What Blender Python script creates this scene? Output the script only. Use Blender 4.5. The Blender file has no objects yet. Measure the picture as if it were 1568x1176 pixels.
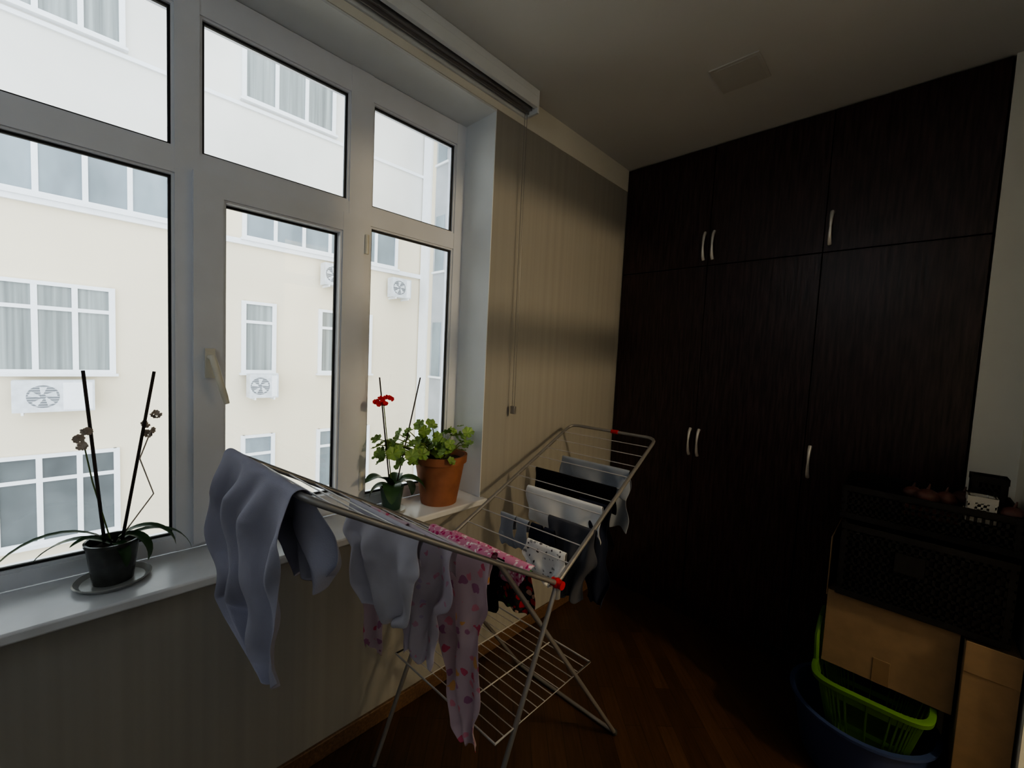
import bpy, math, random
from mathutils import Vector, Matrix
random.seed(4)
S=bpy.context.scene
# ---------------------------------------------------------------- materials
def newmat(name):
    m=bpy.data.materials.new(name); m.use_nodes=True
    nt=m.node_tree; b=nt.nodes['Principled BSDF']; return m,nt,b
def mat(name,col,rough=.6,metal=0.,var=.12,scale=8.,stretch=(1,1,1),bump=0.,spec=.5,detail=4.,bscale=None):
    m,nt,b=newmat(name)
    tc=nt.nodes.new('ShaderNodeTexCoord'); mp=nt.nodes.new('ShaderNodeMapping')
    mp.inputs['Scale'].default_value=stretch
    nt.links.new(tc.outputs['Object'],mp.inputs['Vector'])
    n=nt.nodes.new('ShaderNodeTexNoise'); n.inputs['Scale'].default_value=scale; n.inputs['Detail'].default_value=detail
    nt.links.new(mp.outputs[0],n.inputs['Vector'])
    r=nt.nodes.new('ShaderNodeValToRGB')
    r.color_ramp.elements[0].position=.3; r.color_ramp.elements[1].position=.7
    r.color_ramp.elements[0].color=tuple(c*(1-var) for c in col)+(1,)
    r.color_ramp.elements[1].color=tuple(min(1,c*(1+var)) for c in col)+(1,)
    nt.links.new(n.outputs['Fac'],r.inputs[0]); nt.links.new(r.outputs[0],b.inputs['Base Color'])
    b.inputs['Roughness'].default_value=rough; b.inputs['Metallic'].default_value=metal
    b.inputs['Specular IOR Level'].default_value=spec
    if bump:
        n2=n
        if bscale:
            n2=nt.nodes.new('ShaderNodeTexNoise'); n2.inputs['Scale'].default_value=bscale
            nt.links.new(tc.outputs['Object'],n2.inputs['Vector'])
        bp=nt.nodes.new('ShaderNodeBump'); bp.inputs['Strength'].default_value=bump; bp.inputs['Distance'].default_value=.01
        nt.links.new(n2.outputs['Fac'],bp.inputs['Height']); nt.links.new(bp.outputs[0],b.inputs['Normal'])
    return m
def spots(name,base,cols,scale=30.,thr=.35):
    m,nt,b=newmat(name)
    tc=nt.nodes.new('ShaderNodeTexCoord')
    nz=nt.nodes.new('ShaderNodeTexNoise'); nz.inputs['Scale'].default_value=35
    nt.links.new(tc.outputs['Object'],nz.inputs['Vector'])
    mx0=nt.nodes.new('ShaderNodeVectorMath'); mx0.operation='MULTIPLY_ADD'
    nt.links.new(nz.outputs['Color'],mx0.inputs[0]); mx0.inputs[1].default_value=(.03,.03,.03)
    nt.links.new(tc.outputs['Object'],mx0.inputs[2])
    v=nt.nodes.new('ShaderNodeTexVoronoi'); v.inputs['Scale'].default_value=scale
    nt.links.new(mx0.outputs[0],v.inputs['Vector'])
    lt=nt.nodes.new('ShaderNodeMath'); lt.operation='LESS_THAN'; lt.inputs[1].default_value=thr
    nt.links.new(v.outputs['Distance'],lt.inputs[0])
    sp=nt.nodes.new('ShaderNodeSeparateColor'); nt.links.new(v.outputs['Color'],sp.inputs[0])
    r=nt.nodes.new('ShaderNodeValToRGB'); r.color_ramp.interpolation='CONSTANT'
    els=r.color_ramp.elements
    while len(els)<len(cols): els.new(.5)
    for i,c in enumerate(cols):
        els[i].position=i/len(cols); els[i].color=tuple(c)+(1,)
    nt.links.new(sp.outputs[0],r.inputs[0])
    mix=nt.nodes.new('ShaderNodeMix'); mix.data_type='RGBA'
    mix.inputs[6].default_value=tuple(base)+(1,)
    nt.links.new(lt.outputs[0],mix.inputs[0]); nt.links.new(r.outputs[0],mix.inputs[7])
    nt.links.new(mix.outputs[2],b.inputs['Base Color']); b.inputs['Roughness'].default_value=.9
    b.inputs['Specular IOR Level'].default_value=.1
    return m
def stripes(name,c1,c2,freq,rough=.75):
    m,nt,b=newmat(name)
    tc=nt.nodes.new('ShaderNodeTexCoord'); sx=nt.nodes.new('ShaderNodeSeparateXYZ'); nt.links.new(tc.outputs['Object'],sx.inputs[0])
    cb=nt.nodes.new('ShaderNodeCombineXYZ'); nt.links.new(sx.outputs[1],cb.inputs[0])
    n=nt.nodes.new('ShaderNodeTexNoise'); n.inputs['Scale'].default_value=freq; n.inputs['Detail'].default_value=1
    nt.links.new(cb.outputs[0],n.inputs['Vector'])
    r=nt.nodes.new('ShaderNodeValToRGB'); r.color_ramp.elements[0].position=.35; r.color_ramp.elements[1].position=.65
    r.color_ramp.elements[0].color=tuple(c1)+(1,); r.color_ramp.elements[1].color=tuple(c2)+(1,)
    nt.links.new(n.outputs['Fac'],r.inputs[0]); nt.links.new(r.outputs[0],b.inputs['Base Color'])
    b.inputs['Roughness'].default_value=rough; b.inputs['Specular IOR Level'].default_value=.25
    return m
def glassmat(name,tint=(.97,.98,.98)):
    m=bpy.data.materials.new(name); m.use_nodes=True; nt=m.node_tree
    nt.nodes.remove(nt.nodes['Principled BSDF']); out=nt.nodes['Material Output']
    t=nt.nodes.new('ShaderNodeBsdfTransparent'); t.inputs[0].default_value=tint+(1,)
    g=nt.nodes.new('ShaderNodeBsdfGlossy'); g.inputs['Roughness'].default_value=.01
    f=nt.nodes.new('ShaderNodeFresnel'); f.inputs[0].default_value=1.45
    mx=nt.nodes.new('ShaderNodeMixShader')
    nt.links.new(f.outputs[0],mx.inputs[0]); nt.links.new(t.outputs[0],mx.inputs[1]); nt.links.new(g.outputs[0],mx.inputs[2])
    nt.links.new(mx.outputs[0],out.inputs[0]); return m

M_wall=stripes('striped_wallpaper',(.365,.36,.35),(.395,.39,.38),30)
M_cream=mat('cream_paint',(.86,.85,.80),.8,var=.03,scale=3)
M_white=mat('white_plaster',(.82,.86,.92),.7,var=.03,scale=4,bump=.05,bscale=60)
M_ceil=mat('ceiling_paint',(.78,.79,.81),.85,var=.02,scale=2)
M_pvc=mat('window_pvc',(.80,.83,.92),.35,var=.03,scale=6)
M_gasket=mat('rubber_gasket',(.03,.03,.035),.6)
M_marble=mat('sill_marble',(.78,.81,.88),.25,var=.05,scale=10)
M_glass=glassmat('window_glass')
M_wenge=mat('wenge_wood',(.036,.019,.021),.33,var=.7,scale=9,stretch=(9,9,.7),bump=.10,spec=.5,detail=8)
M_gap=mat('dark_gap',(.002,.002,.002),.9)
M_chrome=mat('brushed_chrome',(.9,.9,.92),.35,metal=.6,var=.03)
M_tube=mat('grey_metal_tube',(.36,.36,.38),.4,metal=.6,var=.08)
M_wire=mat('white_coated_wire',(.62,.62,.65),.4,metal=.2,var=.05)
M_red=mat('red_plastic',(.55,.02,.02),.4)
M_base=mat('baseboard_wood',(.17,.10,.06),.4,var=.3,scale=12,stretch=(1,8,8))
M_card=mat('cardboard',(.23,.16,.10),.9,var=.08,scale=20)
M_tape=mat('packing_tape',(.20,.135,.08),.5)
M_black=mat('black_plastic',(.011,.011,.014),.5,spec=.3)
M_greenp=mat('green_plastic',(.07,.17,.03),.5,var=.05)
M_bluep=mat('blue_plastic',(.03,.05,.14),.45,var=.05)
M_terra=mat('terracotta',(.34,.14,.08),.7,var=.15,scale=15)
M_soil=mat('soil',(.03,.02,.013),.95,var=.5,scale=60,bump=.6)
M_leaf=mat('geranium_leaf',(.23,.38,.11),.5,var=.35,scale=25)
M_orch=mat('orchid_leaf',(.04,.10,.04),.35,var=.25,scale=15)
M_stick=mat('dark_flower_stake',(.025,.015,.014),.6)
M_stem=mat('plant_stem',(.14,.20,.06),.6)
M_dry=mat('dried_flower',(.55,.48,.44),.9)
M_petal=mat('red_petal',(.75,.02,.02),.6)
M_darkpot=mat('dark_plastic_pot',(.06,.065,.065),.2,var=.4,scale=25)
M_gpot=mat('green_glazed_pot',(.03,.08,.06),.3)
M_saucer=mat('clear_saucer',(.38,.39,.39),.2)
M_facade=mat('facade_plaster',(.74,.655,.50),.9,var=.04,scale=.6)
M_fac2=mat('facade_upper_plaster',(.70,.68,.63),.9,var=.08,scale=.5)
M_trim=mat('facade_white_trim',(.80,.81,.82),.7,var=.03)
M_fglass=mat('facade_window_glass',(.22,.26,.28),.15,var=.35,scale=1.2,stretch=(1,1,.4))
M_fcurt=mat('facade_curtain_glass',(.24,.26,.25),.3,var=.35,scale=1.5,stretch=(1,9,.2))
M_fdark=mat('facade_dark_glass',(.075,.085,.085),.2,var=.5,scale=1.2)
M_ac=mat('ac_white',(.60,.62,.64),.5)
M_acd=mat('ac_grille',(.16,.17,.18),.6)
M_wstripe=mat('wing_grey_cladding',(.40,.41,.42),.7,var=.1,scale=2)
M_ground=mat('courtyard_asphalt',(.35,.35,.34),.9,scale=1)
M_tee=mat('lavender_cotton',(.34,.345,.45),.95,var=.05,scale=12,bump=.1,bscale=300,spec=.1)
M_lg=mat('pale_grey_cotton',(.56,.55,.65),.95,var=.06,scale=12,spec=.1)
M_whc=mat('white_cotton',(.82,.84,.90),.95,var=.05,spec=.1)
M_gry=mat('grey_cotton',(.33,.37,.46),.95,var=.1,spec=.1)
M_dgry=mat('dark_grey_cotton',(.085,.09,.115),.95,var=.15,spec=.1)
M_navy=mat('navy_cotton',(.022,.027,.05),.95,spec=.1)
M_blk=mat('black_cotton',(.009,.009,.012),.95,spec=.1)
M_pk1=spots('pink_bird_print',(.64,.49,.57),[(.7,.15,.25),(.8,.45,.2),(.45,.2,.35),(.75,.3,.4)],26,.34)
M_pk2=spots('pink_floral_print',(.58,.52,.62),[(.62,.28,.42),(.6,.35,.5),(.5,.4,.6)],34,.26)
M_pk3=spots('magenta_print',(.70,.28,.45),[(.9,.8,.85),(.6,.05,.2),(.85,.6,.7)],70,.42)
M_rg=spots('strawberry_print',(.05,.05,.05),[(.6,.03,.04),(.05,.3,.06),(.6,.03,.04),(.7,.5,.4)],45,.42)
M_wpr=spots('white_grey_print',(.80,.81,.84),[(.12,.12,.14),(.35,.36,.4)],55,.30)
M_wirebk=mat('wicker_white',(.5,.5,.48),.6)
M_onion=mat('onion_skin',(.10,.04,.035),.5,var=.4,scale=30)
M_lamp=mat('lamp_diffuser',(.80,.79,.77),.5,var=.02)
M_panel=mat('ceiling_panel_face',(.66,.66,.66),.7,var=.02)
M_handle=mat('window_handle',(.82,.80,.72),.3)

def parquet():
    m,nt,b=newmat('dark_parquet')
    tc=nt.nodes.new('ShaderNodeTexCoord'); mp=nt.nodes.new('ShaderNodeMapping')
    mp.inputs['Rotation'].default_value=(0,0,math.radians(45))
    nt.links.new(tc.outputs['Object'],mp.inputs['Vector'])
    br=nt.nodes.new('ShaderNodeTexBrick'); br.offset=.5
    br.inputs['Scale'].default_value=1; br.inputs['Brick Width'].default_value=.42; br.inputs['Row Height'].default_value=.07
    br.inputs['Mortar Size'].default_value=.001; br.inputs['Color1'].default_value=(.058,.030,.017,1); br.inputs['Color2'].default_value=(.100,.052,.028,1)
    br.inputs['Mortar'].default_value=(.022,.012,.007,1)
    nt.links.new(mp.outputs[0],br.inputs['Vector'])
    n=nt.nodes.new('ShaderNodeTexNoise'); n.inputs['Scale'].default_value=5; n.inputs['Detail'].default_value=8
    mp2=nt.nodes.new('ShaderNodeMapping'); mp2.inputs['Scale'].default_value=(1.5,18,1)
    nt.links.new(mp.outputs[0],mp2.inputs['Vector']); nt.links.new(mp2.outputs[0],n.inputs['Vector'])
    mx=nt.nodes.new('ShaderNodeMix'); mx.data_type='RGBA'; mx.blend_type='MULTIPLY'; mx.inputs[0].default_value=.7
    r=nt.nodes.new('ShaderNodeValToRGB'); r.color_ramp.elements[0].position=.3; r.color_ramp.elements[0].color=(.45,.45,.45,1); r.color_ramp.elements[1].position=.7
    nt.links.new(n.outputs['Fac'],r.inputs[0])
    nt.links.new(br.outputs['Color'],mx.inputs[6]); nt.links.new(r.outputs[0],mx.inputs[7])
    nt.links.new(mx.outputs[2],b.inputs['Base Color']); b.inputs['Roughness'].default_value=.36
    return m
M_floor=parquet()

# ---------------------------------------------------------------- mesh builder
class B:
    def __init__(s): s.v=[]; s.f=[]; s.mi=[]; s.mats=[]
    def m(s,mt):
        if mt not in s.mats: s.mats.append(mt)
        return s.mats.index(mt)
    def add(s,vs,fs,mt):
        o=len(s.v); s.v+= [tuple(p) for p in vs]; k=s.m(mt)
        for f in fs: s.f.append([i+o for i in f]); s.mi.append(k)
    def box(s,x0,x1,y0,y1,z0,z1,mt,rot=None):
        vs=[Vector((x,y,z)) for x in(x0,x1) for y in(y0,y1) for z in(z0,z1)]
        if rot: vs=[rot@p for p in vs]
        s.add(vs,[(0,1,3,2),(4,6,7,5),(0,4,5,1),(2,3,7,6),(0,2,6,4),(1,5,7,3)],mt)
    def ptube(s,pts,r,mt,n=8,closed=False):
        pts=[Vector(p) for p in pts]; R=r if isinstance(r,(list,tuple)) else [r]*len(pts)
        N=len(pts); vs=[]; prev=None
        for i,p in enumerate(pts):
            a=pts[i-1] if (i>0 or closed) else p; b=pts[(i+1)%N] if (i<N-1 or closed) else p
            t=(b-a).normalized()
            if prev is None:
                up=Vector((0,0,1)) if abs(t.z)<.9 else Vector((1,0,0)); u=t.cross(up).normalized()
            else: u=(prev-t*prev.dot(t)).normalized()
            prev=u; w=t.cross(u)
            for k in range(n):
                an=2*math.pi*k/n; vs.append(p+(u*math.cos(an)+w*math.sin(an))*R[i])
        fs=[]
        for i in range(N if closed else N-1):
            j=(i+1)%N
            for k in range(n): fs.append((i*n+k,i*n+(k+1)%n,j*n+(k+1)%n,j*n+k))
        if not closed: fs.append(tuple(range(n))[::-1]); fs.append(tuple((N-1)*n+k for k in range(n)))
        s.add(vs,fs,mt)
    def lathe(s,prof,c,mt,n=32):
        vs=[];fs=[]
        for r,z in prof:
            for k in range(n):
                a=2*math.pi*k/n; vs.append((c[0]+r*math.cos(a),c[1]+r*math.sin(a),c[2]+z))
        for i in range(len(prof)-1):
            for k in range(n): fs.append((i*n+k,i*n+(k+1)%n,(i+1)*n+(k+1)%n,(i+1)*n+k))
        s.add(vs,fs,mt)
    def ball(s,c,r,mt,n=12,sq=(1,1,1)):
        vs=[];fs=[]
        m=n//2
        for i in range(m+1):
            th=math.pi*i/m
            for k in range(n):
                a=2*math.pi*k/n
                vs.append((c[0]+sq[0]*r*math.sin(th)*math.cos(a),c[1]+sq[1]*r*math.sin(th)*math.sin(a),c[2]+sq[2]*r*math.cos(th)))
        for i in range(m):
            for k in range(n): fs.append((i*n+k,(i+1)*n+k,(i+1)*n+(k+1)%n,i*n+(k+1)%n))
        s.add(vs,fs,mt)
    def sheet(s,fn,nu,nv,mt):
        vs=[fn(i/nu,j/nv) for i in range(nu+1) for j in range(nv+1)]
        fs=[(i*(nv+1)+j,(i+1)*(nv+1)+j,(i+1)*(nv+1)+j+1,i*(nv+1)+j+1) for i in range(nu) for j in range(nv)]
        s.add(vs,fs,mt)
    def obj(s,name,bevel=0,smooth=True,subd=0,solid=0):
        me=bpy.data.meshes.new(name); me.from_pydata(s.v,[],s.f); me.update()
        for mt in s.mats: me.materials.append(mt)
        for p,k in zip(me.polygons,s.mi): p.material_index=k
        if smooth:
            me.polygons.foreach_set('use_smooth',[True]*len(me.polygons))
            me.set_sharp_from_angle(angle=math.radians(40))
        o=bpy.data.objects.new(name,me); S.collection.objects.link(o)
        if solid:
            md=o.modifiers.new('s','SOLIDIFY'); md.thickness=solid
        if bevel:
            md=o.modifiers.new('b','BEVEL'); md.width=bevel; md.segments=2; md.limit_method='ANGLE'
        if subd:
            md=o.modifiers.new('d','SUBSURF'); md.levels=subd; md.render_levels=subd
        return o

# ---------------------------------------------------------------- room shell
H=2.9; XR=1.86; YB=-1.6; YW=2.64
JY=1.388; WZ0=.865; WZ1=2.745; WY0=-.8
b=B(); b.box(-.32,4.3,YB-.1,3.35,-.12,0,M_floor); b.obj('floor')
b=B(); b.box(-.32,4.3,YB-.1,3.35,H,H+.12,M_ceil); b.obj('ceiling')
b=B()
b.box(-.32,0,YB,3.35,0,.835,M_wall); b.box(-.32,0,YB,3.35,WZ1+.01,H,M_wall)
b.box(-.32,0,YB,WY0,.835,WZ1+.01,M_wall); b.box(-.32,0,JY+.004,3.35,.835,WZ1+.01,M_wall)
b.obj('wall_left')
b=B()
b.box(-.32,.0015,JY,JY+.004,.865,WZ1,M_white); b.box(-.32,.0015,WY0,JY+.004,WZ1,WZ1+.01,M_white)
b.box(-.32,.0015,WY0,WY0+.004,.865,WZ1,M_white); b.obj('trim_1')
b=B(); b.box(0.0005,.004,YB,YW,WZ1+.011,H,M_cream); b.obj('trim_2')
DY0,DY1=1.20,2.03
b=B()
b.box(XR,XR+.1,YB,DY0,0,H,M_cream); b.box(XR,XR+.1,DY1,3.35,0,H,M_cream); b.box(XR,XR+.1,DY0,DY1,2.5,H,M_cream)
b.box(XR+.02,XR+.08,DY0,DY1,2.125,2.214,M_pvc)
b.obj('wall_right')
b=B(); b.box(-.32,4.3,YB-.1,YB,0,H,M_cream); b.obj('wall_back')
b=B(); b.box(-.0,1.96,3.25,3.35,0,H,M_cream); b.box(1.722,XR,YW,3.25,0,H,M_cream); b.obj('wall_front')
b=B(); b.box(4.2,4.3,YB,3.35,0,H,M_cream); b.box(1.96,4.2,3.25,3.35,0,H,M_cream); b.obj('wall_hallway')
b=B(); b.box(0,.014,YB,YW-.002,0,.07,M_base); b.obj('baseboard_left',bevel=.003)
b=B(); b.box(-.225,.035,WY0,1.415,.835,.865,M_marble)
o=b.obj('window_sill',bevel=.006)

# ---------------------------------------------------------------- window
b=B(); X0,X1=-.29,-.22
def fr(y0,y1,z0,z1,x0=X0,x1=X1): b.box(x0,x1,y0,y1,z0,z1,M_pvc)
fr(WY0,WY0+.06,.866,2.744); fr(1.334,JY,.866,2.744); fr(.213,.278,.866,2.744); fr(.785,.882,.866,2.744)
for a,c in ((WY0+.058,.215),(.276,.787),(.880,1.336)):
    for z0,z1 in ((.867,.912),(2.12,2.198),(2.64,2.743)): fr(a,c,z0,z1,X0+.002,X1-.002)
sx0,sx1=-.275,-.197
fr(.258,.341,.885,2.14,sx0,sx1); fr(.752,.845,.885,2.14,sx0,sx1)
fr(.339,.754,.886,.956,sx0+.001,sx1-.0015); fr(.339,.754,2.067,2.139,sx0+.001,sx1-.0015)
def pane(y0,y1,z0,z1,x=-.25,mx=X1):
    b.box(x-.004,x,y0+.001,y1-.001,z0+.001,z1-.001,M_glass)
    g=.0155
    for a in ((y0+.0005,y0+g,z0+.0005,z1-.0005),(y1-g,y1-.0005,z0+.0005,z1-.0005),(y0+g,y1-g,z0+.0005,z0+g),(y0+g,y1-g,z1-g,z1-.0005)): b.box(x+.001,x+.011,*a,M_gasket)
    g=.008; bx=mx-.008
    for a in ((y0-.0005,y0+g,z0,z1),(y1-g,y1+.0005,z0,z1),(y0+g,y1-g,z0-.0005,z0+g),(y0+g,y1-g,z1-g,z1+.0005)): b.box(x+.012,bx,*a,M_pvc)
pane(WY0+.06,.213,.912,2.12); pane(WY0+.06,.213,2.198,2.64)
pane(.341,.752,.956,2.067,mx=sx1); pane(.278,.785,2.198,2.64)
pane(.882,1.334,.912,2.12); pane(.882,1.334,2.198,2.64)
b.box(sx1,sx1+.012,.288,.316,1.46,1.56,M_handle)
b.ptube([(sx1+.01,.302,1.53),(sx1+.045,.302,1.53),(sx1+.055,.306,1.51),(sx1+.055,.335,1.40),(sx1+.053,.342,1.375)],[.010,.010,.011,.010,.008],M_handle,10)
for z in (1.0,2.03): b.ptube([(sx1+.004,.853,z-.04),(sx1+.004,.853,z+.04)],.009,M_handle,10)
b.obj('window_1')
b=B(); b.box(-.48,-.3,WY0-.1,1.5,.83,.85,M_trim); b.obj('trim_outer_ledge')

# roller blind cassette + cord
b=B()
y0,y1=YB+.02,1.58
b.box(.0045,.09,y0,y1,2.865,2.899,M_white); b.box(.07,.09,y0,y1,2.815,2.865,M_white)
b.box(.0045,.015,y0,y1,2.79,2.865,M_white)
b.box(.015,.07,y0,y1,2.835,2.85,M_gasket); b.box(.03,.036,y0,y1,2.80,2.84,M_tube); b.box(.05,.054,y0,y1,2.81,2.84,M_tube)
b.box(.0045,.09,y1,y1+.012,2.79,2.899,M_white)
b.ptube([(.04,y0,2.825),(.04,y1,2.825)],.012,M_tube,12)
for dx in (0,.016):
    b.ptube([(.03+dx,1.555,2.80),(.028+dx,1.56,2.1),(.03+dx,1.565,1.32)],.0017,M_tube,5)
b.box(.024,.052,1.557,1.573,1.285,1.325,M_tube)
b.obj('roller_blind',bevel=.002)
b=B(); b.box(.76,.96,1.97,2.17,2.894,2.899,M_panel); b.box(.775,.945,1.985,2.155,2.8925,2.894,M_panel); b.obj('ceiling_light_panel')

# ---------------------------------------------------------------- wardrobe
b=B()
b.box(.002,1.718,YW+.022,3.24,0.002,2.896,M_gap)
xs=[.004,.575,1.140,1.716]; g=.0018
b.box(.002,1.718,YW+.004,YW+.0215,.001,.06,M_wenge)
for i in range(3):
    b.box(xs[i]+g,xs[i+1]-g,YW,YW+.02,.062,2.187,M_wenge)
    b.box(xs[i]+g,xs[i+1]-g,YW,YW+.02,2.191,2.893,M_wenge)
def hnd(x,zc,l=.165):
    n=9; pts=[]
    for i in range(n):
        t=i/(n-1); pts.append((x,YW-.026*math.sin(math.pi*t)**.55,zc-l/2+l*t))
    b.ptube(pts,[.006+.004*abs(1-2*i/(n-1)) for i in range(n)],M_chrome,8)
for x in (.549,.601,1.166): hnd(x,2.307); hnd(x,1.11)
b.obj('wardrobe',bevel=.0015)

# ---------------------------------------------------------------- drying rack
H1=Vector((.73,1.094,.835)); H2=Vector((.21,1.055,.835))
E1=Vector((.596,2.06,1.195)); E2=Vector((.076,2.035,1.195))
W1=Vector((.664,.315,1.27)); W2=Vector((.14,.29,1.27))
b=B(); R=.0083
def near(a,c,d): return a+(c-a).normalized()*d
def corner_loop(h1,e1,e2,h2):
    pts=[h1]
    for q,a,c in ((e1,h1,e2),(e2,e1,h2)):
        p0=near(q,a,.05); p2=near(q,c,.05)
        for t in (0,.25,.5,.75,1): pts.append(p0*(1-t)**2+q*2*t*(1-t)+p2*t*t)
    pts.append(h2); b.ptube(pts,R,M_tube,10)
corner_loop(H1,E1,E2,H2); corner_loop(H1,W1,W2,H2)
b.ptube([H1,H2],R*.8,M_tube,10)
def lerp(a,c,t): return a+(c-a)*t
for i in range(1,11):
    t=i/11
    b.ptube([lerp(H1,E1,t),lerp(H2,E2,t)],.0022,M_wire,6)
for i in range(1,10):
    t=i/10
    b.ptube([lerp(H1,W1,t),lerp(H2,W2,t)],.0022,M_wire,6)
legA=[(Vector((.735,1.554,0.012)),lerp(H1,W1,.33)),(Vector((.20,1.54,0.012)),lerp(H2,W2,.33))]
legB=[(Vector((.72,.753,0.012)),H1),(Vector((.19,.74,0.012)),H2)]
for f,t in legA+legB: b.ptube([f,t],R,M_tube,10)
b.ptube([legA[0][0],legA[1][0]],R,M_tube,10); b.ptube([legB[0][0],legB[1][0]],R,M_tube,10)
for f in (legA[0][0],legA[1][0],legB[0][0],legB[1][0]): b.ball((f.x,f.y,.014),.014,M_gasket,10)
for p,mm in ((H1,M_red),(H2,M_tube)):
    b.ball(p,.018,mm,12,(1,1,1)); b.ptube([p+Vector((-.02,0,0)),p+Vector((.024,0,0))],.0145,mm,12)
    b.ptube([p+Vector((0,0,-.05)),p],.014,M_tube,10)
for e in (lerp(E1,E2,.45),lerp(W1,W2,.5)):
    b.ptube([e+Vector((-.02,0,0)),e+Vector((.02,0,0))],.0115,M_red,10)
zt=.43; c=[Vector((.725,.84,zt)),Vector((.725,1.34,zt)),Vector((.195,1.32,zt)),Vector((.195,.82,zt))]
b.ptube(c,.004,M_wire,8,closed=True)
for i in range(1,13):
    t=i/13; b.ptube([lerp(c[0],c[1],t),lerp(c[3],c[2],t)],.0017,M_wire,6)
for k in (.33,.67): b.ptube([lerp(c[0],c[3],k),lerp(c[1],c[2],k)],.0022,M_wire,6)
b.obj('clothes_drying_rack')

# ---------------------------------------------------------------- laundry
def wireA(t): return lerp(H2,W2,t),lerp(H1,W1,t)
def wireB(t): return lerp(H2,E2,t),lerp(H1,E1,t)
def drape(name,wire,rows,mt,folds=3,amp=.012,r=.006,ph=0.,nu=34,nv=50):
    A,Bq=wire; L=(Bq-A).length; e=(Bq-A).normalized(); n=Vector((0,0,1)).cross(e)*-1; n.normalize()
    rows=sorted(rows); s0,s1=rows[0][0],rows[-1][0]
    def ev(s):
        for i in range(len(rows)-1):
            a,c=rows[i],rows[i+1]
            if a[0]<=s<=c[0]:
                k=(s-a[0])/max(1e-9,c[0]-a[0]); k=k*k*(3-2*k)
                return a[1]+(c[1]-a[1])*k,a[2]+(c[2]-a[2])*k
        return rows[-1][1:]
    rnd=random.Random(name+str(ph)); p1,p2,p3,p4=[rnd.uniform(0,6.28) for _ in range(4)]
    def fn(i,j):
        s=s0+(s1-s0)*j; uL,uR=ev(s); u=uL+(uR-uL)*i
        l=abs(s); sd=1 if s>=0 else -1
        q=math.pi*r/2
        if l<q: a=l/r; off=r*math.sin(a); z=r*math.cos(a)
        else: off=r; z=-(l-q)
        g=min(1,l/.12)
        warp=i+.08*math.sin(l*16+p4)
        f=math.sin(folds*math.pi*2*warp+p1+l*4)*.6+math.sin(folds*3.7*warp+p2-l*9)*.4
        f=math.copysign(abs(f)**.8,f)
        f2=math.sin(folds*9*warp+p3+l*14)*.22*min(1,l/.05)+math.sin(l*38+i*9+p4)*.18
        off+=g*amp*(f+f2+1.0)
        z+=-.5*amp*math.sin(6.28*i*1.5+p3)*g + .35*amp*math.sin(17*i+p2)*g
        edge=abs(2*i-1)**6
        uu=u+g*amp*.6*math.sin(l*22+p1+i*5)+(.006*math.sin(l*45+p3)*edge*(1 if i>.5 else -1))
        p=A+e*uu+n*off*sd; return Vector((p.x,p.y,p.z+z))
    bb=B(); bb.sheet(fn,nu,nv,mt)
    return bb.obj(name,solid=.0018,subd=1)
drape('lavender_t_shirt',(W2,W1),[(-.22,.40,.54),(-.17,.34,.56),(-.10,.12,.52),(0,.01,.49),(.1,.0,.50),(.26,-.01,.50),(.30,.03,.50),(.38,.02,.47),(.405,.12,.46),(.43,.34,.47)],M_tee,3.2,.022,.012,nu=60,nv=80)
drape('baby_bodysuit',wireA(.62),[(-.12,.18,.44),(0,.12,.49),(.10,.10,.50),(.13,.16,.48),(.25,.17,.47),(.28,.25,.42)],M_lg,2.5,.018)
drape('baby_romper',wireA(.5),[(-.12,.3,.45),(0,.25,.50),(.16,.26,.52),(.2,.29,.48),(.34,.31,.46),(.37,.33,.44)],M_pk2,2.2,.020)
drape('pink_baby_trousers',wireA(.52),[(-.1,.13,.28),(0,.1,.30),(.2,.11,.29),(.22,.11,.27),(.42,.12,.22),(.46,.13,.21)],M_pk1,1.5,.014)
drape('baby_sleepsuit',wireA(.37),[(-.1,.33,.5),(0,.29,.52),(.08,.27,.53),(.24,.29,.52),(.27,.34,.52),(.44,.40,.53),(.54,.42,.53),(.57,.46,.53)],M_pk1,1.8,.017)
drape('magenta_baby_top',wireA(.28),[(-.06,.26,.44),(0,.16,.46),(.06,.20,.46),(.08,.3,.42)],M_pk3,2.,.010,r=.022,nv=24)
drape('magenta_baby_leggings',wireA(.12),[(-.06,.15,.46),(0,.12,.50),(.05,.2,.49),(.08,.28,.48)],M_pk3,3,.010,r=.024,nv=24)
drape('black_baby_vest',wireA(.18),[(-.05,.27,.40),(0,.25,.42),(.17,.28,.43),(.19,.29,.42)],M_blk,1.5,.012,nv=30)
drape('strawberry_print_shorts',wireA(.08),[(-.05,.32,.44),(0,.28,.48),(.12,.28,.50),(.15,.33,.47)],M_rg,2,.012,nv=30)
drape('grey_sock',wireB(.2),[(-.07,.12,.19),(0,.11,.19),(.09,.11,.19),(.11,.125,.21),(.135,.14,.21)],M_gry,1,.007,nu=16,nv=24)
drape('grey_sock',wireB(.2),[(-.06,.195,.26),(0,.195,.26),(.10,.20,.265),(.13,.215,.28)],M_gry,1,.007,nu=16,nv=24,ph=1)
drape('navy_sock',wireB(.2),[(-.07,.27,.33),(0,.27,.33),(.09,.275,.335),(.11,.29,.35),(.14,.30,.35)],M_navy,1,.007,nu=16,nv=24)
drape('navy_sock',wireB(.2),[(-.07,.335,.39),(0,.335,.39),(.12,.34,.395),(.14,.35,.39)],M_navy,1,.007,nu=16,nv=24,ph=1)
drape('white_printed_baby_top',wireB(.12),[(-.08,.36,.48),(0,.31,.49),(.06,.30,.50),(.09,.34,.48),(.13,.36,.46)],M_wpr,2,.018,nv=30)
drape('white_towel',wireB(.40),[(-.12,.14,.48),(0,.11,.50),(.14,.12,.51),(.16,.13,.50)],M_whc,2,.012)
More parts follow.
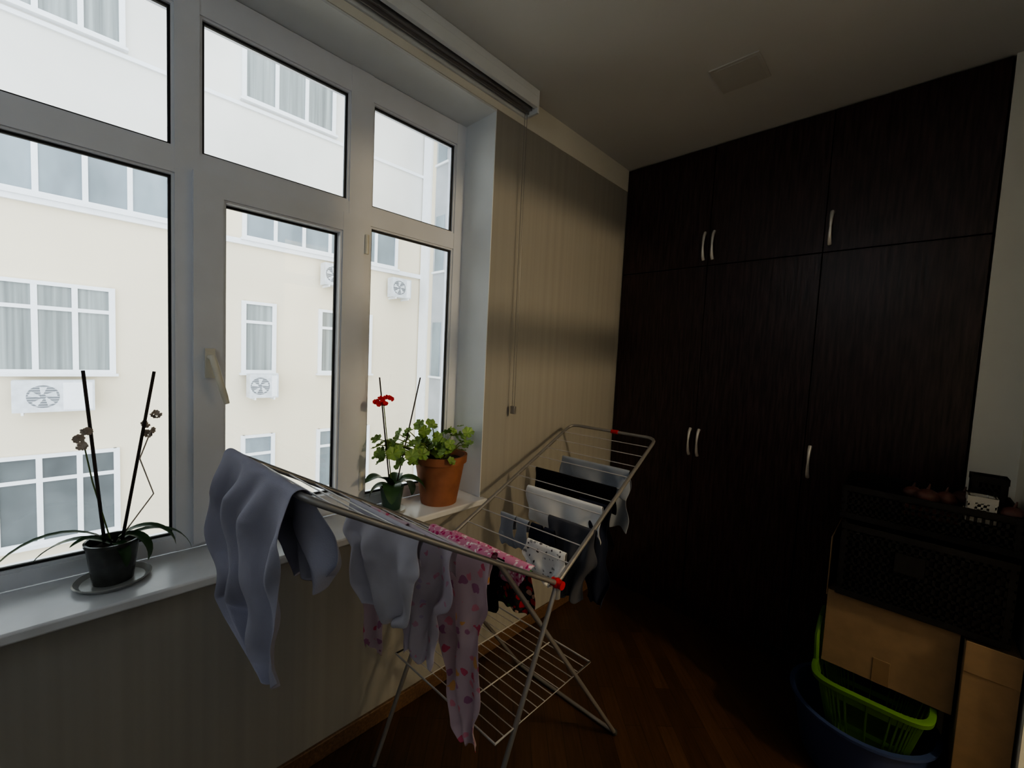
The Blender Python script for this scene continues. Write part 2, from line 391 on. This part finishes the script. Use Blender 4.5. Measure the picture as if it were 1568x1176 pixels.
drape('dark_grey_leggings',wireB(.27),[(-.2,.3,.52),(0,.32,.53),(.14,.33,.54),(.2,.36,.52),(.3,.40,.50)],M_dgry,2.5,.016)
drape('black_t_shirt',wireB(.54),[(-.14,.1,.5),(0,.06,.50),(.14,.08,.5),(.24,.3,.5),(.28,.38,.5)],M_blk,2,.016)
drape('grey_t_shirt',wireB(.68),[(-.3,.3,.5),(-.15,.2,.5),(0,.13,.51),(.10,.14,.52),(.13,.2,.52)],M_gry,2,.016)
drape('black_trousers',wireB(.42),[(-.2,.42,.5),(0,.38,.52),(.3,.42,.54),(.42,.46,.53)],M_navy,1.5,.016)

# ---------------------------------------------------------------- plants
def leaf_strap(bb,base,az,length,width,droop,mt,lift=.6):
    d=Vector((math.cos(az),math.sin(az),0)); sd=Vector((-d.y,d.x,0))
    n=12
    pts=[]; p=Vector(base); ang=lift
    for i in range(n+1):
        pts.append(p.copy()); p=p+(d*math.cos(ang)+Vector((0,0,math.sin(ang))))*length/n; ang-=droop/n
    def fn(i,j):
        k=i*n; a=min(int(k),n-1); q=pts[a]+(pts[a+1]-pts[a])*(k-a)
        w=width*.5*(math.sin(math.pi*min(1,(i*.93+.07)))**.6)
        x=(j-.5)*2
        return q+sd*w*x+Vector((0,0,abs(x)*w*.35))
    bb.sheet(fn,n*2,4,mt)
def round_leaf(bb,c,r,nrm,mt):
    nrm=nrm.normalized(); u=nrm.orthogonal().normalized(); w=nrm.cross(u)
    n=22; vs=[c-nrm*r*.25]
    off=random.uniform(0,6.28)
    for ring in (.55,1.):
        for k in range(n):
            a=2*math.pi*k/n
            rr=r*ring*(1+.09*math.cos(7*a)*ring)
            if k==0: rr*=.45
            vs.append(c+(u*math.cos(a+off)+w*math.sin(a+off))*rr+nrm*(r*.12*math.cos(7*a+1)*ring-(.1*r if ring<1 else 0)))
    fs=[(0,1+k,1+(k+1)%n) for k in range(n)]+[(1+k,1+n+k,1+n+(k+1)%n,1+(k+1)%n) for k in range(n)]
    bb.add(vs,fs,mt)
ZS=.865
b=B(); cx,cy=-.115,.055; q=.95
def sc(pr): return [(r*q,z*q) for r,z in pr]
b.lathe(sc([(0,.0),(.078,.0),(.092,.014),(.088,.016),(.075,.005),(0,.005)]),(cx,cy,ZS),M_saucer)
b.lathe(sc([(0,.006),(.048,.006),(.062,.125),(.066,.125),(.066,.134),(.060,.134),(.057,.11),(0,.11)]),(cx,cy,ZS),M_darkpot)
b.lathe(sc([(.058,.112),(0.03,.12),(0,.118)]),(cx,cy,ZS),M_soil)
pb=Vector((cx,cy,ZS+.11))
for az,l,w,dr,li in ((math.radians(-84),.30,.024,2.3,.95),(math.radians(-115),.20,.03,1.6,.55),(math.radians(75),.20,.036,2.6,1.0),(math.radians(50),.17,.034,3.2,1.0),(math.radians(95),.24,.03,2.0,.55),(math.radians(20),.12,.03,2.6,.6),(math.radians(-60),.12,.026,1.7,1.1)):
    leaf_strap(b,pb,az,l,w,dr,M_orch,li)
b.ptube([(cx-.01,cy-.015,ZS+.09),(cx-.02,cy-.055,ZS+.62)],.0042,M_stick,6)
b.ptube([(cx+.01,cy+.015,ZS+.09),(cx+.0,cy+.095,ZS+.62)],.0042,M_stick,6)
b.ptube([(cx,cy,ZS+.1),(cx+.02,cy+.09,ZS+.25),(cx+.01,cy+.06,ZS+.36),(cx,cy+.09,ZS+.45)],.002,M_dry,5)
b.ptube([(cx,cy,ZS+.1),(cx-.02,cy-.04,ZS+.3),(cx-.02,cy-.06,ZS+.44)],.002,M_stem,5)
for (yy,zz) in ((-.065,.43),(-.05,.45),(.075,.46),(.085,.44),(.08,.43),(.10,.49),(-.06,.41)):
    for k in range(5):
        v=Vector((random.uniform(-1,1),random.uniform(-1,1),random.uniform(-1,.4)))
        round_leaf(b,Vector((cx-.01,cy+yy,ZS+zz))+v*.008,.010,v,M_dry)
b.obj('potted_orchid')
b=B(); gx,gy=-.085,1.20
b.lathe([(0,0),(.085,0),(.118,.20),(.128,.20),(.130,.235),(.118,.235),(.112,.205),(0,.205)],(gx,gy,ZS),M_terra)
b.lathe([(.113,.206),(.05,.215),(0,.212)],(gx,gy,ZS),M_soil)
for i in range(92):
    a=random.uniform(0,6.28); rr=random.uniform(.02,.24)
    rx=rr*math.cos(a)*.6; ry=rr*math.sin(a)*1.2-.07
    if gx+rx<-.17: rx=-.08
    hh=.25+random.uniform(0,.14)*(1-abs(rr)*1.8)+random.uniform(-.04,.02)
    c_=Vector((gx+rx,gy+ry,ZS+hh))
    if c_.y>1.345: c_.y=1.345
    nrm=Vector((rx*2+random.uniform(-.3,.6),ry*1.5+random.uniform(-.6,.3),.55))
    round_leaf(b,c_,random.uniform(.018,.032),nrm,M_leaf)
    if i%2==0:
        st=Vector((gx+rx*.15,gy+ry*.15,ZS+.21)); md=(st+c_)/2+Vector((rx*.15,ry*.15,.03))
        b.ptube([st,md,c_],[.004,.003,.002],M_stem,5)
b.obj('potted_geranium')
b=B(); ox,oy=-.12,.965
b.lathe([(0,0),(.055,0),(.062,.008),(0,.008)],(ox,oy,ZS),M_saucer)
b.lathe([(0,.006),(.038,.006),(.052,.105),(.054,.11),(.047,.11),(.044,.095),(0,.095)],(ox,oy,ZS),M_gpot)
pb=Vector((ox,oy,ZS+.1))
for az,l,w,dr,li in ((-80,.17,.085,1.6,1.1),(60,.20,.08,2.4,.9),(95,.17,.085,2.6,.7),(-30,.17,.08,2.2,.8),(130,.12,.06,1.4,1.0),(-115,.13,.06,2.2,.6)):
    leaf_strap(b,pb,math.radians(az),l,w,dr,M_orch,li)
b.ptube([(ox,oy-.01,ZS+.1),(ox-.01,oy-.07,ZS+.60)],.0035,M_stick,6)
b.ptube([(ox,oy+.02,ZS+.1),(ox,oy+.13,ZS+.60)],.0035,M_stick,6)
b.ptube([(ox,oy,ZS+.1),(ox+.01,oy-.04,ZS+.35),(ox+.01,oy-.06,ZS+.5)],.0025,M_stem,6)
for k in range(16):
    c_=Vector((ox+.01+random.uniform(-.015,.015),oy-.06+random.uniform(-.035,.035),ZS+.50+random.uniform(-.02,.02)))
    round_leaf(b,c_,.011,Vector((1,-.5,random.uniform(-.5,1))),M_petal)
b.obj('flowering_orchid')

# ---------------------------------------------------------------- right-hand stack
def ring(hx,hy,c,z,n=40,p=5.):
    out=[]
    for k in range(n):
        a=2*math.pi*k/n; ca,sa=math.cos(a),math.sin(a)
        out.append(Vector((c[0]+hx*math.copysign(abs(ca)**(2/p),ca),c[1]+hy*math.copysign(abs(sa)**(2/p),sa),z)))
    return out
def loft(bb,rings,mt,cap=False):
    n=len(rings[0]); vs=[p for r_ in rings for p in r_]
    fs=[(i*n+k,i*n+(k+1)%n,(i+1)*n+(k+1)%n,(i+1)*n+k) for i in range(len(rings)-1) for k in range(n)]
    if cap: fs.append(tuple(range(n)))
    bb.add(vs,fs,mt)
b=B(); bc=(1.475,2.17,0)
b.lathe([(0,.003),(.17,.003),(.185,.03),(.222,.235),(.236,.24),(.236,.25),(.218,.25),(.18,.03),(0,.012)],bc,M_bluep,40); b.obj('blue_plastic_basin')
b=B(); gc=(1.50,2.155)
zb,zt=.12,.40
def gs(z): k=(z-zb)/(zt-zb); return .105+.06*k,.12+.055*k
def band(z0,z1):
    loft(b,[ring(*gs(z0),gc,z0),ring(*gs(z1),gc,z1)],M_greenp)
hx,hy=gs(zb); loft(b,[ring(hx,hy,gc,zb),ring(hx*.02,hy*.02,gc,zb)],M_greenp)
band(zb,zb+.05); band(.235,.255); band(zt-.06,zt)
r0=ring(*gs(zb),gc,zb,56); r1=ring(*gs(zt),gc,zt,56)
for k in range(56): b.ptube([r0[k],r1[k]],.0035,M_greenp,5)
hx,hy=gs(zt)
loft(b,[ring(hx,hy,gc,zt-.02),ring(hx+.014,hy+.014,gc,zt-.02),ring(hx+.016,hy+.016,gc,zt-.004),ring(hx+.008,hy+.008,gc,zt),ring(hx-.002,hy-.002,gc,zt)],M_greenp)
b.ptube([(1.33,2.10,zt-.02),(1.325,2.10,.50),(1.328,2.14,.56),(1.328,2.24,.56),(1.325,2.28,.50),(1.33,2.28,zt-.02)],.009,M_greenp,8)
b.obj('green_laundry_basket')
def cbox(bb,x0,x1,y0,y1,z0,z1,th=.005):
    bb.box(x0,x1,y0,y0+th,z0,z1,M_card); bb.box(x0,x1,y1-th,y1,z0,z1,M_card)
    bb.box(x0,x0+th,y0+th,y1-th,z0,z1,M_card); bb.box(x1-th,x1,y0+th,y1-th,z0,z1,M_card)
    bb.box(x0+th,x1-th,y0+th,y1-th,z0,z0+th,M_card); bb.box(x0+th,x1-th,y0+th,y1-th,z1-th-.001,z1-.001,M_card)
b=B(); cbox(b,1.345,1.715,2.10,2.45,.405,.705)
b.box(1.34,1.344,2.10,2.42,.68,.92,M_card)
b.box(1.50,1.55,2.098,2.1,.405,.50,M_tape)
b.obj('cardboard_box',bevel=.001)
b=B(); cbox(b,1.725,1.85,2.06,2.45,0.002,.69); b.box(1.725,1.85,2.056,2.06,.6,.705,M_card); b.obj('cardboard_box',bevel=.001)
def crate(bb,x0,x1,y0,y1,z0,z1,mt,nv=11,nh=4,solid=False):
    t=.006
    bb.box(x0,x1,y0,y1,z0,z0+t,mt)
    for X in (x0,x1-.018):
        for Y in (y0,y1-.018): bb.box(X,X+.018,Y,Y+.018,z0,z1,mt)
    for z in (z0,z1-.022):
        bb.box(x0,x1,y0-.002,y0+t,z,z+.022,mt); bb.box(x0,x1,y1-t,y1+.002,z,z+.022,mt)
        bb.box(x0-.002,x0+t,y0,y1,z,z+.022,mt); bb.box(x1-t,x1+.002,y0,y1,z,z+.022,mt)
    for i in range(1,nh):
        z=z0+(z1-z0)*i/nh
        for Y in (y0+.001,y1-.005): bb.box(x0,x1,Y,Y+.004,z,z+.009,mt)
        for X in (x0+.001,x1-.005): bb.box(X,X+.004,y0,y1,z,z+.009,mt)
    for i in range(1,nv):
        x=x0+(x1-x0)*i/nv; y=y0+(y1-y0)*i/nv
        for Y in (y0+.001,y1-.005): bb.box(x-.004,x+.004,Y,Y+.004,z0,z1,mt)
        for X in (x0+.001,x1-.005): bb.box(X,X+.004,y-.004,y+.004,z0,z1,mt)
    if solid: bb.box(x0+.01,x1-.01,y0+.01,y1-.01,z0+.01,z1-.04,mt)
b=B(); crate(b,1.37,1.82,2.08,2.42,.708,.995,M_black,22,9,True)
b.box(1.53,1.61,2.075,2.08,.86,.93,M_black); b.obj('black_plastic_crate')
b=B(); crate(b,1.355,1.83,2.15,2.50,.997,1.13,M_black,26,5); b.box(1.37,1.82,2.17,2.48,1.0,1.05,M_gap); b.obj('black_mesh_tray')
b=B()
for (x,y,r) in ((1.60,2.24,.036),(1.65,2.27,.034),(1.56,2.29,.03),(1.81,2.21,.034),(1.70,2.35,.033)):
    b.ball((x,y,1.05+r*.85+.045),r,M_onion,14,(1,1,.85)); b.ptube([(x,y,1.05+r*1.6+.045),(x+.004,y,1.05+r*2.1+.05)],[.006,.002],M_onion,6)
b.box(1.54,1.69,2.2,2.4,1.051,1.078,M_onion)
b.obj('onions')
b=B(); crate(b,1.70,1.77,2.19,2.25,1.08,1.17,M_wirebk,5,5); crate(b,1.71,1.80,2.28,2.36,1.08,1.23,M_black,6,6,True); b.obj('small_mesh_basket')

# ---------------------------------------------------------------- outside
FX=-9.8
b=B(); b.box(FX-.4,FX,-16,7.39,-6,5.4,M_facade); b.box(FX-.4,FX,-16,7.39,5.4,11,M_fac2); b.box(FX,FX+.08,-16,7.38,3.86,3.98,M_trim)
b.box(FX,FX+.05,-16,7.38,6.9,6.98,M_trim)
b.obj('building_facade_opposite')
b=B(); b.box(FX-.4,-.9,7.4,7.8,-6,11,M_facade)
b.box(-9.75,-9.35,7.33,7.398,-6,11,M_trim)
b.box(-9.1,-8.5,7.35,7.398,-6,11,M_wstripe)
for z in (-2.2,.9,4.0,7.1):
    b.box(-9.0,-8.6,7.33,7.35,z,z+1.6,M_fglass); b.box(-9.1,-8.5,7.3,7.35,z-.06,z,M_trim)
b.obj('building_wing')
b=B(); b.box(-9.8,-.35,-16,7.4,-6.1,-6,M_ground); b.obj('courtyard_ground')
def fwin(name,y0,y1,z0,z1,n,gm,tr=.28):
    b=B(); x=FX+.001; t=.045
    b.box(x,x+.02,y0,y1,z0,z1,gm)
    b.box(x,x+.06,y0-t,y0+t,z0-.02,z1+.02,M_trim); b.box(x,x+.06,y1-t,y1+t,z0-.02,z1+.02,M_trim)
    b.box(x,x+.058,y0,y1,z0-.02,z0+.05,M_trim); b.box(x,x+.058,y0,y1,z1-.05,z1+.02,M_trim)
    b.box(x,x+.12,y0-.08,y1+.08,z0-.07,z0-.02,M_trim)
    for i in range(1,n):
        y=y0+(y1-y0)*i/n; b.box(x,x+.055,y-.04,y+.04,z0,z1,M_trim)
    if tr:
        zt=z1-(z1-z0)*tr; b.box(x,x+.053,y0,y1,zt-.035,zt+.035,M_trim)
    return b.obj(name)
k=2
def FW(*a):
    global k; fwin('window_%d'%k,*a); k+=1
FW(-1.09,.41,.90,2.51,3,M_fcurt); FW(-1.09,.45,-2.25,-.62,3,M_fdark)
FW(2.62,3.26,.93,2.57,1,M_fcurt); FW(4.35,5.75,.93,2.57,2,M_fcurt)
FW(2.62,3.26,-2.2,-.6,1,M_fglass); FW(4.35,5.75,-2.2,-.6,2,M_fglass)
FW(-3.0,1.3,4.03,5.3,7,M_fglass,0); FW(2.62,6.5,4.03,5.3,6,M_fglass,0)
FW(-1.6,.6,7.1,8.6,4,M_fcurt,0); FW(2.6,4.6,7.1,8.6,3,M_fcurt,0); FW(-5.4,-3.6,.9,2.51,3,M_fcurt); FW(-5.4,-3.6,-2.25,-.6,3,M_fdark)
def ac(y,z,w=.85):
    b=B(); b.box(FX+.12,FX+.42,y,y+w,z,z+.55,M_ac)
    b.box(FX+.42,FX+.424,y+w*.36+.24,y+w-.03,z+.03,z+.52,M_trim)
    r_=.2
    c=(FX+.425,y+w*.36,z+.275)
    b.add([(FX+.4215,c[1]+r_*math.cos(2*math.pi*i/24),c[2]+r_*math.sin(2*math.pi*i/24)) for i in range(24)],[tuple(range(24))],M_acd)
    for i in range(5):
        a=2*math.pi*i/5+.3
        b.add([(FX+.4225,c[1]+rr*math.cos(a+da),c[2]+rr*math.sin(a+da)) for rr,da in ((.04,0),(.17,-.28),(.18,.25),(.04,.7))],[(0,1,2,3)],M_ac)
    for i in range(-4,5):
        zz=c[2]+i*.042; hw=math.sqrt(max(0,r_*r_-(i*.042)**2)); b.box(FX+.424,FX+.430,c[1]-hw,c[1]+hw,zz-.004,zz+.004,M_ac)
    for yy in (y+.1,y+w-.1): b.box(FX+.001,FX+.42,yy,yy+.03,z-.05,z-.001,M_trim)
    b.box(FX+.001,FX+.119,y+w*.8,y+w*.85,z+.1,z+.3,M_ac)
    b.obj('air_conditioner')
ac(-.85,.22,1.0); ac(2.66,.35,.6); ac(4.3,3.2,.6); ac(6.2,3.15,.6)

# ---------------------------------------------------------------- lights
w=bpy.data.worlds.new('overcast'); S.world=w; w.use_nodes=True
bg=w.node_tree.nodes['Background']; bg.inputs[0].default_value=(.84,.92,1.0,1); bg.inputs[1].default_value=3.0
def plight(name,loc,e,col,r):
    l=bpy.data.lights.new(name,'POINT'); l.energy=e; l.color=col; l.shadow_soft_size=r
    o=bpy.data.objects.new(name,l); o.location=loc; S.collection.objects.link(o)
plight('hall_lamp',(3.4,1.52,2.54),62,(1,.78,.46),.07)
b=B(); b.lathe([(0,.0),(.06,.0),(.07,-.02),(.06,-.03),(0,-.03)],(3.4,1.52,2.9),M_lamp,20); b.ptube([(3.4,1.52,2.88),(3.4,1.52,2.62)],.006,M_stick,6); b.obj('hall_ceiling_lamp')
plight('room_lamp',(.9,-1.15,2.72),3.5,(.88,.94,1),.09)
b=B(); b.lathe([(0,.0),(.07,.0),(.08,-.02),(.06,-.04),(0,-.04)],(.9,-1.15,2.9),M_lamp,20); b.obj('room_ceiling_lamp')

# ---------------------------------------------------------------- camera
cd=bpy.data.cameras.new('camera'); cam=bpy.data.objects.new('camera',cd); S.collection.objects.link(cam)
cd.sensor_width=36; cd.lens=638/1568*36; cd.clip_start=.02; cd.clip_end=200
r=Vector((.7157,.6968,.0483)).normalized(); bk=Vector((.6939,-.7170,.0642)); bk=(bk-r*bk.dot(r)).normalized(); u=bk.cross(r)
cam.matrix_world=Matrix(((r.x,u.x,bk.x,1.535),(r.y,u.y,bk.y,0),(r.z,u.z,bk.z,1.58),(0,0,0,1)))
S.camera=cam
S.view_settings.view_transform='AgX'
try: S.view_settings.look='AgX - Medium High Contrast'
except Exception: pass
S.view_settings.exposure=0.3
